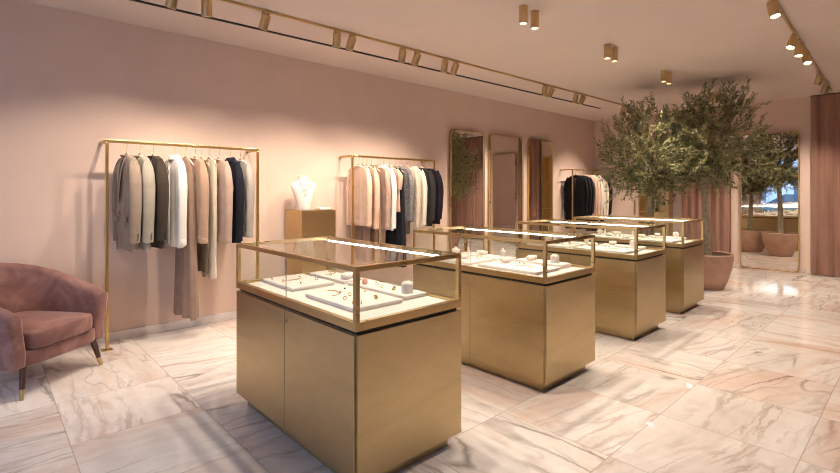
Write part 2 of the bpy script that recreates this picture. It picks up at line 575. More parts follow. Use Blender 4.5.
track_rail('light_track', (-2.2, 4.14), (10.0, 3.88), 'long brass lighting track on the ceiling facing the clothing wall')
def vtrack(u): return 4.14 + (u + 2.2) / 12.2 * (3.88 - 4.14)
SP_L = [-.9, .05, 1.12, 1.37, 1.88, 2.62, 2.80, 3.47, 3.69, 4.14, 4.33, 6.27, 6.45, 7.16, 7.38, 8.85, 9.5]
for i, u in enumerate(SP_L):
    t = [.42, .30, .42, .28][i % 4]
    spotlight((u, vtrack(u), H - .022), ((.10 if i % 2 else -.10), t, -1), 'brass track spotlight facing the clothing wall, %s from the shopfront end' % ORD[i],
              'spotlights on the clothing wall track', (175 if u > 8 else 150 if u > 6 else 112) if u > .8 else 40, 92, .75)
track_rail('light_track', (2.0, .79), (9.95, 1.065), 'brass lighting track on the ceiling along the open floor side')
def vtr(u): return .79 + (u - 2.0) / 7.95 * .275
SP_R = [2.6, 3.6, 4.85, 6.06, 6.44, 6.93, 8.38, 9.16]
for i, u in enumerate(SP_R):
    spotlight((u, vtr(u), H - .022), ((.25, .30, -1) if u > 8 else ((-.35 if i % 2 else -.15), [.25, .05, -.2][i % 3], -1)), 'brass track spotlight over the open marble floor, %s from the shopfront end' % ORD[i],
              'spotlights on the open floor track', 200 if u > 8 else 85, 100, .7)

def downlight(u, v, label, energy=105):
    e = empty('ceiling_downlight', (u, v, H), 0, label, 'ceiling light', 'twin brass ceiling cylinders')
    r = .037
    MB().cyl((0, 0), r + .004, -.006, 0, 24, .001).build('ceiling_plate', M['brass'], e, angle=35)
    hd = MB().lathe([(r, -.006), (r, -.152), (r - .003, -.155), (r - .006, -.155), (r - .008, -.135), (r - .008, -.132)], 24).build('head', M['brass'], e, angle=35)
    MB().lathe([(r - .0085, -.142), (r - .0085, -.137)], 24).build('lens', M['lens'], hd)
    aim_spot(e, (0, 0, -.165), (0, 0, -1), energy, 95, .7)
prs = [(1.75, 1.95), (3.50, 3.68), (5.10, 5.27), (6.74, 6.92), (8.85, 9.03)]
nm = ['above the nearest display case', 'above the gap behind the second display case', 'above the third display case', 'in front of the olive trees', 'behind the olive tree crowns']
for (a, b_), t in zip(prs, nm):
    downlight(a, 2.43, 'brass ceiling cylinder, shopfront one of the pair ' + t)
    downlight(b_, 2.43, 'brass ceiling cylinder, farther one of the pair ' + t)

# ------------------------------------------------------------------ display cases
CL, CW = 1.374, .716
def display_case(x, y, label):
    """local: x = width 0..CW (away from the shopfront), y = length 0..CL; doors on the x=0 side."""
    e = empty('display_case', (x, y, 0), 0, label, 'display case', 'brass jewellery display cases in a row')
    MB().box(.055, CW - .055, .055, CL - .055, 0, .08).build('plinth', M['panel'], e)
    MB().box(.012, CW, 0, CL, .075, .758, .002).build('cabinet_body', M['panel'], e)
    MB().box(.02, CW - .02, .02, CL - .02, .758, .778).build('shadow_gap', M['dark_gap'], e)
    for y0, y1 in ((.018, .690), (.694, CL - .003)):
        MB().box(0, .0115, y0, y1, .078, .756, .0015).build('door', M['panel'], e)
    l = MB(); l.tube([(-.004, .660, .70), (.004, .660, .70)], .008, 14); l.build('lock', M['silver'], e, angle=30)
    # lower frame: a ring of four rails
    z0, z1, w = .777, .818, .03
    m_ = MB()
    m_.box(0, w, 0, CL, z0, z1, .0015); m_.box(CW - w, CW, 0, CL, z0, z1, .0015)
    m_.box(w, CW - w, 0, w, z0, z1, .0015); m_.box(w, CW - w, CL - w, CL, z0, z1, .0015)
    m_.build('lower_frame', M['frame'], e)
    z2, z3, w = 1.050, 1.075, .024
    m_ = MB()
    m_.box(0, w, 0, CL, z2, z3, .0015); m_.box(CW - w, CW, 0, CL, z2, z3, .0015)
    m_.box(w, CW - w, 0, w, z2, z3, .0015); m_.box(w, CW - w, CL - w, CL, z2, z3, .0015)
    m_.build('upper_frame', M['frame'], e)
    for px in (0, CW - w):
        for py in (0, CL - w):
            MB().box(px, px + w, py, py + w, z1, z2, .0015).build('post', M['frame'], e)
    MB().box(.02, CW - .02, .02, CL - .02, .782, .802).build('deck', M['deck'], e)
    g = .003
    ym = .692
    MB().box(.009, .009 + g * 2, w, ym - .001, z1 - .004, z2 + .004).build('front_pane', M['glass'], e)
    MB().box(.009, .009 + g * 2, ym + .001, CL - w, z1 - .004, z2 + .004).build('front_pane', M['glass'], e)
    MB().box(CW - .015, CW - .009, w, CL - w, z1 - .004, z2 + .004).build('rear_pane', M['glass'], e)
    MB().box(w, CW - w, .009, .015, z1 - .004, z2 + .004).build('end_pane', M['glass'], e)
    MB().box(w, CW - w, CL - .015, CL - .009, z1 - .004, z2 + .004).build('end_pane', M['glass'], e)
    MB().box(w - .004, CW - w + .004, w - .004, CL - w + .004, z3 - .009, z3 - .002).build('top_pane', M['glass'], e)
    # thin edge where the two front panes meet
    MB().box(.0085, .0155, ym - .0012, ym + .0012, z1, z2).build('glass_joint', M['silver'], e)
    # light strip under the rear top rail
    MB().box(CW - w, CW - w + .010, .13, CL - .03, z2 - .011, z2).build('light_strip', M['led'], e)
    MB().box(w, w + .008, .03, CL - .03, z2 + .001, z2 + .015).build('light_strip', M['led'], e)  # added strip, unseen behind the front rail, to brighten the trays
    return e

CASES = [(1.253, 1.777), (2.870, 1.808), (4.503, 1.861), (5.892, 1.909)]
CN = ['nearest', 'second', 'third', 'farthest']
for (x, y), n in zip(CASES, CN):
    display_case(x, y, {'nearest': 'nearest brushed brass display case with four trays of jewellery', 'second': 'second brass display case, behind the nearest one',
                        'third': 'third brass display case, between the second and the farthest', 'farthest': 'farthest brass display case, beside the potted olive trees'}[n])

ZD = .802
def where(n): return {'nearest': 'nearest', 'second': 'second', 'third': 'third', 'farthest': 'farthest'}[n] + ' glass case'

def tray(ci, x0, x1, y0, y1, label, h=.024):
    x, y = CASES[ci]
    e = empty('jewellery_tray', (x + (x0 + x1) / 2, y + (y0 + y1) / 2, ZD), 0, label, 'tray', 'cream jewellery trays')
    hx, hy = (x1 - x0) / 2, (y1 - y0) / 2
    MB().box(-hx + .004, hx - .004, -hy + .004, hy - .004, 0, h * .18, .001).build('base', M['deck'], e)
    MB().box(-hx, hx, -hy, hy, h * .18, h, .004, 3).build('pad', M['tray'], e, angle=50)
    return e

def jewel(kind, ci, x, y, z, label, rz=0.0, mat=None):
    e = jewel_(kind, ci, x, y, z, label, rz, mat)
    k = {'ring': .9, 'chain': 1.0, 'bar': 1.15, 'earrings': 1.2, 'stud': 1.0, 'mini_bust': .72}.get(kind, 1.0)
    e.scale = (k, k, k)
    return e

def jewel_(kind, ci, x, y, z, label, rz=0.0, mat=None):
    ox, oy = CASES[ci]
    P = (ox + x, oy + y, z)
    G = mat or M['gold']
    if kind == 'ring':
        e = empty('ring', P, rz, label, 'ring', 'rings on the trays')
        MB().torus((0, 0, .011), .010, .0024, 'x', 18, 6).build('band', G, e, True)
        MB().ball((0, 0, .0235), .0042, sub=1).build('stone', M['pearl'], e)
    elif kind == 'bracelet':
        e = empty('bracelet', P, rz, label, 'bracelet', 'bracelets on the trays')
        MB().torus((0, 0, .003), .032, .0026, 'z', 30, 6, sy=.75).build('band', G, e, True)
        MB().box(-.006, .006, -.028, -.020, 0, .007, .001).build('clasp', G, e)
    elif kind == 'chain':
        e = empty('necklace', P, rz, label, 'necklace', 'necklaces laid on the trays')
        pts = []
        for k in range(25):
            a = PI * k / 24
            pts.append((.075 * math.cos(a), -.055 * math.sin(a), .0022))
        MB().tube(pts, .0027, 5).build('chain', G, e, True)
        MB().ball((0, -.061, .004), .006, (1, 1, .6), 2).build('pendant', M['rose'], e, True)
    elif kind == 'bar':
        e = empty('bracelet', P, rz, label, 'bracelet', 'bracelets on the trays')
        m_ = MB()
        m_.torus((-.028, 0, .003), .008, .0026, 'z', 14, 5)
        m_.torus((.028, 0, .003), .008, .0026, 'z', 14, 5)
        m_.tube([(-.021, .006, .003), (.021, .006, .003)], .0026, 6)
        m_.tube([(-.021, -.006, .003), (.021, -.006, .003)], .0026, 6)
        m_.build('links', G, e)
    elif kind == 'earrings':
        e = empty('earring', P, rz, label, 'earring', 'earrings on the trays')
        MB().torus((0, 0, .0075), .007, .0021, 'y', 14, 5).build('hoop', G, e, True)
        MB().ball((0, 0, .0012), .0032, sub=1).build('bead', mat or M['gold'], e)
    elif kind == 'stud':
        e = empty('earring', P, rz, label, 'earring', 'earrings on the trays')
        MB().ball((0, 0, .005), .0055, (1, 1, .9), 2).build('stone', mat or M['onyx'], e, True)
        MB().torus((0, 0, .0025), .0055, .0012, 'z', 14, 5).build('setting', M['gold'], e, True)
    elif kind == 'box':
        e = empty('ring_box', P, rz, label, 'ring box', 'cream ring boxes and cushions')
        MB().lathe([(.034, 0), (.036, .004), (.036, .040), (.033, .043)], 8).build('body', M['tray'], e)
        MB().lathe([(.036, .043), (.037, .047), (.034, .056), (.022, .066), (.006, .070)], 8).build('lid', M['bust'], e)
        MB().ball((0, 0, .073), .005, sub=1).build('knob', M['gold'], e)
    elif kind == 'cushion':
        e = empty('bracelet_cushion', P, rz, label, 'jewellery cushion', 'cream ring boxes and cushions')
        m_ = MB()
        rings = []
        for k in range(13):
            a = -PI / 2 + PI * k / 12
            rr = max(.004, math.cos(a)) ** .35
            xx = .060 * math.sin(a)
            sg = lambda c: math.copysign(abs(c) ** .6, c)
            rings.append([(xx, .036 * rr * sg(math.cos(t)), .020 + .020 * rr * sg(math.sin(t))) for t in [2 * PI * q / 20 for q in range(20)]])
        m_.loft(rings).build('cushion', M['bust'], e, True)
        MB().torus((0, 0, .020), .0385, .0018, 'x', 24, 5, sy=.58).build('bracelet', G, e, True)
    elif kind == 'cone':
        e = empty('ring_cone', P, rz, label, 'ring stand', 'cream ring cones')
        MB().lathe([(.026, 0), (.026, .006), (.017, .010), (.012, .04), (.005, .064), (.002, .066)], 18).build('cone', M['bust'], e, True)
        MB().torus((0, 0, .036), .0132, .0016, 'z', 18, 5).build('ring', G, e, True)
    elif kind == 'mini_bust':
        e = empty('necklace_bust', P, rz, label, 'necklace bust', 'small necklace busts in the cases')
        rings = []
        for z_, wx, wy in ((0, .03, .035), (.012, .031, .038), (.05, .028, .05), (.075, .025, .062), (.09, .018, .05), (.098, .014, .022), (.118, .013, .018)):
            rings.append([(wx * math.cos(t), wy * math.sin(t), z_) for t in [2 * PI * q / 20 for q in range(20)]])
        MB().loft(rings).build('bust', M['bust'], e, True)
        pts = [(-.0245 - .006 * math.sin(PI * k / 14), .034 * math.cos(PI * k / 14), .090 - .045 * math.sin(PI * k / 14)) for k in range(15)]
        MB().tube(pts, .0016, 5).build('chain', G, e, True)
    elif kind == 'pendant_stand':
        e = empty('necklace_pendant', P, rz, label, 'pendant', 'pendants standing in the cases')
        MB().lathe([(.012, 0), (.016, .004), (.018, .02), (.012, .034), (.004, .038)], 16).build('stone', M['rose'], e, True)
        pts = [(.012 * math.sin(k * .5) + .003 * k, .006 * math.cos(k * .5), .036 + .004 * k) for k in range(12)]
        MB().tube(pts, .0016, 6).build('chain', M['gold'], e, True)
    return e

# nearest case
T_ = ZD + .0238
tray(0, .15, .455, .885, 1.31, 'cream jewellery tray at the left end of the nearest glass case')
tray(0, .135, .46, .205, .70, 'large cream jewellery tray at the front corner of the nearest glass case')
tray(0, .505, .675, .24, .81, 'narrow cream tray under the light strip, with ring box, in the nearest glass case')
tray(0, .51, .67, .86, 1.31, 'narrow cream tray under the light strip, at the far left of the nearest glass case')
TN = {0: 'the left end tray', 1: 'the front corner tray', 2: 'the ring box tray', 3: 'the far left narrow tray'}
lst = [
    ('chain', .30, 1.18, 'gold chain necklace with rose pendant on the left end tray of the nearest case', .4),
    ('stud', .26, .98, 'dark stone stud lying near the glass joint on the left end tray', 0),
    ('ring', .40, 1.02, 'gold ring standing at the back of the left end tray', .6),
    ('ring', .19, 1.24, 'gold ring standing at the outer edge of the left end tray', .2),
    ('earrings', .20, 1.10, 'small gold hoop earring on the front edge of the left end tray', .5),
    ('chain', .24, .60, 'fine gold chain necklace on the front corner tray of the nearest case', 1.2),
    ('ring', .29, .47, 'gold ring near the middle of the front corner tray, above the bar bracelet', .4),
    ('ring', .21, .40, 'gold ring near the front glass on the front corner tray', .9),
    ('stud', .37, .64, 'dark stone stud at the rear of the front corner tray', 0),
    ('bar', .37, .33, 'gold bar bracelet on the front corner tray beside the corner post', 1.0),
    ('earrings', .19, .29, 'gold hoop earring nearest the corner post on the front corner tray', .2),
    ('earrings', .22, .26, 'gold bead earring beside the corner post hoop on the front corner tray', 1.0),
    ('ring', .42, .50, 'gold ring at the rear edge of the front corner tray', .1),
    ('box', .585, .31, 'white octagonal ring box with domed lid in the nearest glass case', .3),
    ('pendant_stand', .55, .68, 'pink stone pendant with curled gold chain in the nearest glass case', 0),
    ('earrings', .56, .52, 'gold hoop earring beside the ring box on the narrow tray', .4),
    ('bar', .60, .45, 'gold link bracelet behind the hoop earring on the ring box tray', .8),
    ('ring', .58, .60, 'gold ring between pendant and bracelet on the ring box tray', .7),
    ('cushion', .59, .93, 'cream jewellery cushion at the back of the nearest glass case', .5),
    ('ring', .56, 1.10, 'gold ring on the far left narrow tray of the nearest case', .2),
    ('chain', .59, 1.20, 'gold necklace on the far left narrow tray of the nearest case', .9),
]
for k, x, y, lb, rz in lst: jewel(k, 0, x, y, T_, lb, rz)

def fill_case(ci, seed):
    n = CN[ci]
    a = ' of the %s glass case' % n
    tray(ci, .12, .46, .16, .72, 'large cream jewellery tray at the front corner' + a)
    tray(ci, .12, .44, .80, 1.30, 'cream jewellery tray at the left end' + a)
    tray(ci, .50, .66, .18, .62, 'narrow cream tray under the light strip' + a, .034)
    tray(ci, .49, .66, .72, 1.28, 'low cream tray at the far rear corner' + a)
    T2 = ZD + .0338
    jewel('chain', ci, .26, .36, T_, 'gold necklace on the front corner tray' + a, .9 + seed)
    jewel('bracelet', ci, .27, .57, T_, 'gold bracelet on the front corner tray' + a, .3, M['pearl'])
    jewel('stud', ci, .39, .49, T_, 'dark stone stud nearest the necklace' + a)
    jewel('stud', ci, .40, .455, T_, 'dark stone stud beside its twin, nearer the end glass' + a)
    jewel('ring', ci, .40, .27, T_, 'gold ring at the rear of the front corner tray' + a, .3)
    jewel('cushion', ci, .38, .63, T_, 'plump cream bracelet cushion in the middle' + a, 1.2)
    jewel('cushion', ci, .58, .50, T2, 'cream bracelet cushion on the raised narrow tray' + a, .2)
    jewel('box', ci, .58, .28, T2, 'cream octagonal ring box on the raised narrow tray' + a)
    jewel('mini_bust', ci, .34, 1.16, T_, 'small cream necklace bust at the left end' + a, .3)
    jewel('mini_bust', ci, .57, .80, T_, 'small cream necklace bust at the rear' + a, -.4)
    jewel('cone', ci, .22, .90, T_, 'cream ring cone near the front glass' + a)
    jewel('cone', ci, .30, .86, T_, 'cream ring cone behind the front glass one' + a)
    jewel('cushion', ci, .28, 1.01, T_, 'cream bracelet cushion between ring cones and bust' + a, .7)
    jewel('cushion', ci, .58, 1.05, T_, 'cream bracelet cushion on the low rear tray' + a, 1.4)
    jewel('cone', ci, .56, 1.20, T_, 'cream ring cone on the low rear tray' + a)
for ci in (1, 2, 3): fill_case(ci, ci * .6)

# ------------------------------------------------------------------ clothing racks
def rack(u0, u1, label):
    v = 5.01
    e = empty('clothing_rack', ((u0 + u1) / 2, v, 0), 0, label, 'clothing rack', 'brass wall clothing racks')
    hw = (u1 - u0) / 2
    s = .0125
    zt = 1.885
    for sx in (-1, 1):
        x = sx * (hw - s)
        MB().box(x - s, x + s, -s, s, .008, zt - 2 * s, .002).build('pole', M['rack'], e)
        MB().box(x - .04, x + .04, -.04, .04, 0, .008, .002).build('base_plate', M['rack'], e)
        MB().box(x - s, x + s, s, VL - v, zt - 2 * s, zt, .002).build('wall_arm', M['rack'], e)
    MB().box(-hw, hw, -s, s, zt - 2 * s, zt, .002).build('rail', M['rack'], e)
    return e
rack(.818, 2.24, 'brass clothing rack beside the pink armchair')
rack(3.465, 4.955, 'brass clothing rack between the jewellery plinth and the tall mirrors')
rack(8.95, 10.34, 'brass clothing rack at the far end, beyond the tall mirrors')
RZ = 1.885 - .0125      # rail axis height

def hanger(u, label, v=5.01):
    e = empty('clothes_hanger', (u, v, RZ), math.radians(7), label, 'hanger', 'pink clothes hangers')
    pts = []
    R_ = .0195
    for k in range(15):
        a = math.radians(-35 + 245 * k / 14)
        pts.append((0, R_ * math.cos(a), R_ * math.sin(a)))
    pts += [(0, -.012, -.035), (0, 0, -.05), (0, 0, -.103)]
    MB().tube(pts, .0022, 7).build('hook', M['gold'], e, True)
    rings = []
    for y in [-.17, -.165, -.14, -.11, -.07, -.035, -.012, 0, .012, .035, .07, .11, .14, .165, .17]:
        t = abs(y) / .17
        z_ = -.103 - .096 * t ** 1.05
        r = .010 if t < .95 else .004
        rr = r * (1.35 if abs(y) < .03 else 1)
        rings.append([(r * .8 * math.cos(q), y, z_ + rr * 1.15 * math.sin(q)) for q in [2 * PI * j / 10 for j in range(10)]])
    MB().loft(rings).build('shoulder_bar', M['hanger'], e, True)
    return e

def garment(name, cat, u, label, group, mat, L=.85, th=.045, hw=.195, hem=None, sleeve=.60, folds=.010, kf=5, kind='plain',
            neck=.055, v=5.01, rz=None, trim=None, pleat=False, sl_r=.043, zoff=-.125):
    e = empty(name, (u, v, RZ + zoff), 0, label, cat, group)
    hem = hem or hw * 1.02
    e.rotation_euler = (0, 0, math.radians(7 if u < 3 else (5 if u < 6 else 14)) if rz is None else rz)
    rg = random.Random(int(u * 1000) + len(name))
    ph = rg.random() * 6
    Npt = 44
    rings = []
    zs = [0, .006, .018, .036, .058, .085, .12, .17] + [.17 + (L - .17) * k / 14 for k in range(1, 15)]
    for z_ in zs:
        t = z_ / L
        if z_ <= .12:
            q = min(1, z_ / .075)
            w = neck + (hw - neck) * (q ** .62)
        else:
            w = hw + (hem - hw) * ((z_ - .12) / (L - .12))
            if kind == 'jacket': w -= .012 * math.sin(PI * min(1, (z_ - .12) / .5))
        d = th * (.55 + .45 * min(1, z_ / .12))
        A = folds * (t ** .8)
        ring = []
        for k in range(Npt):
            a = 2 * PI * k / Npt
            c_, s_ = math.cos(a), math.sin(a)
            yy = w * math.copysign(abs(c_) ** .8, c_)
            xx = d * math.copysign(abs(s_) ** .75, s_)
            if pleat:
                f = A * math.sin(kf * a * 2 + ph) * (1 + .3 * math.sin(3 * a + ph))
            else:
                f = A * (math.sin(kf * yy / hw * 2.2 + ph + 2.0 * t) + .5 * math.sin(kf * 1.9 * yy / hw * 2.1 + 1.7 * ph - t * 3))
            xx += f * (1 if pleat else .8)
            zz = -z_
            if z_ >= L - 1e-6: zz += .006 * math.sin(3 * a + ph)
            ring.append((xx, yy, zz))
        rings.append(ring)
    MB().loft(rings).build('body', mat, e, angle=60)
    if sleeve:
        for s in (-1, 1):
            path = []
            SL = sleeve
            bow = rg.uniform(.004, .016)
            st = [(0, .0), (.03, .35), (.08, .7), (.16, .9), (.3, 1), (.45, 1), (.6, 1), (.75, 1), (.9, 1), (1, 1)]
            rings = []
            for q, (tt, g) in enumerate(st):
                zc = -.045 - tt * SL
                yc = s * (hw - .022 + .040 * min(1, tt * 3) - .018 * tt + (.014 if kind == 'jacket' else .006) * math.sin(PI * tt))
                xc = bow * math.sin(PI * tt) - .012 * math.sin(PI * tt * .9)
                rx = sl_r * (1.30 if kind == 'jacket' and name != 'coat' else 1.05) * (1 - .20 * tt) * (.35 + .65 * g)
                ry = sl_r * .78 * (1 - .22 * tt) * (.35 + .65 * g)
                wob = .004
                ring = []
                for k in range(18):
                    a = 2 * PI * k / 18
                    wv = 1 + (.05 if kind == 'jacket' else .10) * math.sin(tt * 17 + 2 * a + ph) * min(1, tt * 4) * (.6 + .4 * math.sin(tt * 7 + ph))
                    tilt = .03 * s * math.cos(a) * (1 - min(1, tt * 3))
                    ring.append((xc + rx * math.sin(a) * wv, yc + ry * math.cos(a) * wv, zc - tilt * s * s))
                rings.append(ring)
            so = MB().loft(rings).build('sleeve', mat, e, angle=60)
            if kind == 'jacket' and trim:
                m_ = MB()
                for b in range(4):
                    m_.ball((.012 + .002 * b, s * (hw + .038) if s > 0 else -(hw + .034), -.045 - SL + .03 + .017 * b), .0062, (1, .5, 1), 1)
                m_.build('cuff_buttons', trim, so, True)
            if kind in ('shirt', 'knit'):
                rings = []
                zc = -.045 - SL
                yc = s * (hw + .006)
                for dz, f in ((.055, .80), (.052, .86), (.0, .84), (-.004, .78)):
                    rings.append([(sl_r * f * math.sin(2 * PI * k / 18) * .92 - .003, yc + sl_r * .66 * f * math.cos(2 * PI * k / 18), zc + dz) for k in range(18)])
                MB().loft(rings).build('cuff', mat, so, angle=50)
    if kind == 'jacket':
        # collar and lapels on the open front (towards the shopfront, -x)
        for s in (-1, 1):
            m_ = MB()
            A_ = [(.0, .05, .006), (-.030, .062, -.035), (-.052, .070, -.10), (-.058, .050, -.17), (-.060, .020, -.30), (-.060, .008, -.40)]
            inner = [(.006, .030, .004), (-.024, .028, -.035), (-.045, .022, -.10), (-.053, .014, -.17), (-.058, .004, -.30), (-.060, .001, -.40)]
            f = th / .045
            ra = []
            for (ax, ay, az), (bx, by, bz) in zip(A_, inner):
                t_ = .004
                ra.append([(ax * f - .004, s * ay, az), (bx * f - .004, s * by, bz), (bx * f - .004 - t_, s * by, bz), (ax * f - .004 - t_, s * ay, az)])
            m_.loft(ra).build('lapel', mat, e, angle=40)
        ra = []
        for (bx, by, bz) in inner:
            xx = bx * th / .045 - .003
            ra.append([(xx - .003, by, bz), (xx - .003, -by, bz), (xx + .012, -by, bz), (xx + .012, by, bz)])
        MB().loft(ra).build('lapel_gap', M['lapel_gap'], e)  # dark wedge puts the shade of the open lapel gap into colour
        MB().torus((0, 0, -.002), .042, .010, 'z', 26, 8, sy=1.2).build('collar', mat, e, True)
        if trim:
            m_ = MB()
            for b in range(2):
                m_.ball((-th - .012, .006, -.42 - .10 * b), .009, (.5, 1, 1), 1)
            m_.build('front_buttons', trim, e, True)
        MB().box(-th - .012, -th - .002, -.155, -.06, -.60, -.555, .003).build('pocket_flap', mat, e)
        MB().box(-th - .012, -th - .002, .06, .155, -.60, -.555, .003).build('pocket_flap', mat, e)
    elif kind == 'shirt':
        rings = []
        for z_, f in ((-.012, 1.25), (.002, 1.12), (.026, .95), (.030, 1.0), (.006, 1.4), (-.014, 1.55)):
            rings.append([(neck * .62 * f * math.cos(2 * PI * k / 24), neck * .95 * f * math.sin(2 * PI * k / 24), z_ + .006 * math.cos(2 * PI * k / 24)) for k in range(24)])
        MB().loft(rings, False, False).build('collar', mat, e, angle=50)
        m_ = MB()
        m_.box(-th - .010, -th + .004, -.014, .014, -L + .03, -.05, .002)
        pl = m_.build('button_placket', mat, e)
        m_ = MB()
        for b in range(6):
            m_.ball((-th - .012, 0, -.10 - .11 * b), .0055, (.5, 1, 1), 1)
        m_.build('buttons', trim or M['pearl'], pl, True)
    elif kind in ('knit', 'tee'):
        MB().torus((0, 0, -.003), neck * .86, .009, 'z', 28, 8, sy=1.0).build('neckband', mat, e, True)
        if kind == 'knit':
            rings = []
            for dz, f in ((.06, .97), (.056, 1.012), (0, 1.005), (-.006, .95)):
                rings.append([((th + .006) * f * math.copysign(abs(math.sin(a)) ** .75, math.sin(a)), hem * f * math.copysign(abs(math.cos(a)) ** .8, math.cos(a)), -L + dz) for a in [2 * PI * k / 40 for k in range(40)]])
            MB().loft(rings).build('hem_band', mat, e, angle=50)
    elif kind == 'dress':
        for s in (-1, 1):
            MB().tube([(0, s * .05, -.03), (-.004, s * .045, .0), (0, s * .03, .018), (.004, s * .045, 0)], .005, 6).build('strap', mat, e, True)
    return e

def trousers(u, label, group, mat, L=1.1, th=.032, v=5.01, zoff=-.140, hw=.145):
    e = empty('trousers', (u, v, RZ + zoff), math.radians(7 if u < 3 else 5), label, 'trousers', group)
    rings = []
    for z_, w in ((0, hw * .9), (.02, hw * .94), (.045, hw * .95)):
        rings.append([(th * .8 * math.sin(a), w * math.copysign(abs(math.cos(a)) ** .7, math.cos(a)), -z_) for a in [2 * PI * k / 32 for k in range(32)]])
    MB().loft(rings).build('waistband', mat, e, angle=50)
    rings = []
    for z_, w in ((.045, hw * .93), (.12, hw), (.24, hw * 1.02), (.30, hw * 1.0)):
        rings.append([(th * math.sin(a), w * math.copysign(abs(math.cos(a)) ** .7, math.cos(a)), -z_) for a in [2 * PI * k / 32 for k in range(32)]])
    MB().loft(rings).build('seat', mat, e, angle=50)
    for s in (-1, 1):
        rings = []
        for k in range(9):
            t = k / 8
            z_ = .26 + (L - .26) * t
            w = hw * .52 * (1 - .12 * t)
            rings.append([(th * (1 - .1 * t) * math.sin(a) + .006 * math.sin(4 * t + s + 3 * a) * t, s * hw * .5 + w * math.copysign(abs(math.cos(a)) ** .8, math.cos(a)), -z_) for a in [2 * PI * q / 24 for q in range(24)]])
        MB().loft(rings).build('leg', mat, e, angle=60)
    return e

C = {
    'taupe': cloth('taupe_wool', (.31, .24, .19)), 'greywool': cloth('grey_beige_wool', (.37, .33, .275)),
    'charcoal': cloth('charcoal_brown_wool', (.050, .037, .029)), 'white': cloth('white_cotton', (.80, .755, .71), var=.04),
    'mocha': cloth('mocha_crepe', (.30, .20, .155)), 'tan': cloth('tan_silk', (.42, .27, .19), sheen=.4),
    'olive': cloth('olive_brown_twill', (.26, .195, .125)), 'cream': cloth('cream_wool', (.72, .62, .50), var=.05),
    'rosebeige': cloth('rose_beige_knit', (.42, .30, .245), weave=120), 'midnight': cloth('midnight_knit', (.012, .013, .022), sheen=.03), 'navy': cloth('navy_wool', (.010, .011, .020), sheen=.03),
    'lgrey': cloth('light_grey_knit', (.36, .32, .29), weave=120), 'beige': cloth('beige_knit', (.66, .46, .345), weave=140),
    'peach': cloth('peach_beige_knit', (.62, .41, .30), weave=140), 'brown': cloth('brown_pleated', (.32, .205, .13)),
    'dusty': cloth('dusty_taupe_cotton', (.43, .29, .235)), 'slate': cloth('dark_slate_denim', (.016, .017, .024), sheen=.03),
    'pattern': cloth('grey_patterned_silk', (.20, .185, .185), slub=(60, (.085, .080, .095))),
    'lace': cloth('cream_lace', (.62, .51, .40), slub=(52, (.48, .37, .28))),
    'graphite': cloth('graphite_wool', (.030, .028, .027), sheen=.03), 'ink': cloth('ink_purple_wool', (.016, .011, .022), sheen=.03),
    'black': cloth('black_coat_wool', (.006, .005, .006), sheen=.02), 'black2': cloth('black_navy_wool', (.008, .008, .012), sheen=.02),
    'pink': cloth('pink_beige_silk', (.56, .36, .28)), 'ivory': cloth('ivory_silk', (.70, .62, .53), var=.05),
}
BT = plain('dark_horn_button', (.02, .015, .012), .3)

G1 = 'clothes on the rack beside the armchair'
R1 = 'rack beside the armchair'
garment('jacket', 'jacket', .985, 'taupe wool jacket at the armchair end of the first rack', G1, C['taupe'], .86, .046, .195, kind='jacket', sleeve=0.745, trim=BT, folds=.006)
garment('jacket', 'jacket', 1.092, 'grey beige wool jacket, second garment from the armchair end', G1, C['greywool'], .86, .045, .195, kind='jacket', sleeve=0.745, trim=BT, folds=.006)
garment('jacket', 'jacket', 1.205, 'dark charcoal brown jacket beside the white shirt on the first rack', G1, C['charcoal'], .85, .046, .195, kind='jacket', sleeve=0.735, trim=BT, folds=.006)
garment('shirt', 'shirt', 1.385, 'white cotton shirt next to the dark charcoal jacket', G1, C['white'], .86, .048, .19, kind='shirt', sleeve=0.790, folds=.012)
garment('dress', 'dress', 1.492, 'long mocha dress hanging nearly to the floor', G1, C['mocha'], 1.56, .042, .125, hem=.215, sleeve=0, folds=.020, kf=4, kind='dress', neck=.05, pleat=True)
garment('sweater', 'sweater', 1.58, 'tan silk sweater next to the long mocha dress', G1, C['tan'], .83, 0.034, .185, kind='knit', sleeve=0.790, folds=.010)
trousers(1.64, 'olive brown trousers hanging between tan sweater and cream trousers', G1, C['olive'], 1.12, 0.014)
trousers(1.715, 'cream trousers hanging beside the rose beige knit', G1, C['cream'], 1.19, 0.028)
garment('sweater', 'sweater', 1.815, 'rose beige knit sweater beside the cream trousers', G1, C['rosebeige'], .84, 0.04, .19, kind='knit', sleeve=0.800, folds=.010)
garment('cardigan', 'cardigan', 1.93, 'narrow navy cardigan next to the light grey sweater', G1, C['navy'], .86, 0.036, .185, kind='shirt', sleeve=0.790, folds=.008, trim=BT)
garment('sweater', 'sweater', 2.04, 'light grey knit sweater at the far end of the first rack', G1, C['lgrey'], .80, 0.038, .185, kind='knit', sleeve=0.760, folds=.008)
H1 = [(.985, 'taupe jacket'), (1.092, 'grey beige jacket'), (1.205, 'charcoal jacket'), (1.385, 'white cotton shirt'), (1.492, 'long mocha dress'), (1.58, 'tan sweater'),
      (1.64, 'olive brown trousers'), (1.715, 'cream trousers'), (1.815, 'rose beige knit'), (1.93, 'navy cardigan'), (2.04, 'light grey sweater')]
base_h = None
def add_h(u, what, rackname):
    global base_h
    lb = 'pink hanger with gold hook holding the %s on the %s' % (what, rackname)
    if base_h is None:
        base_h = hanger(u, lb)
    else:
        c = copy_tree(base_h); c.location = (u, 5.01, RZ); c['label'] = lb
        c.rotation_euler = (0, 0, math.radians(7 if u < 3 else (5 if u < 6 else 14)))
for u, w in H1: add_h(u, w, R1)

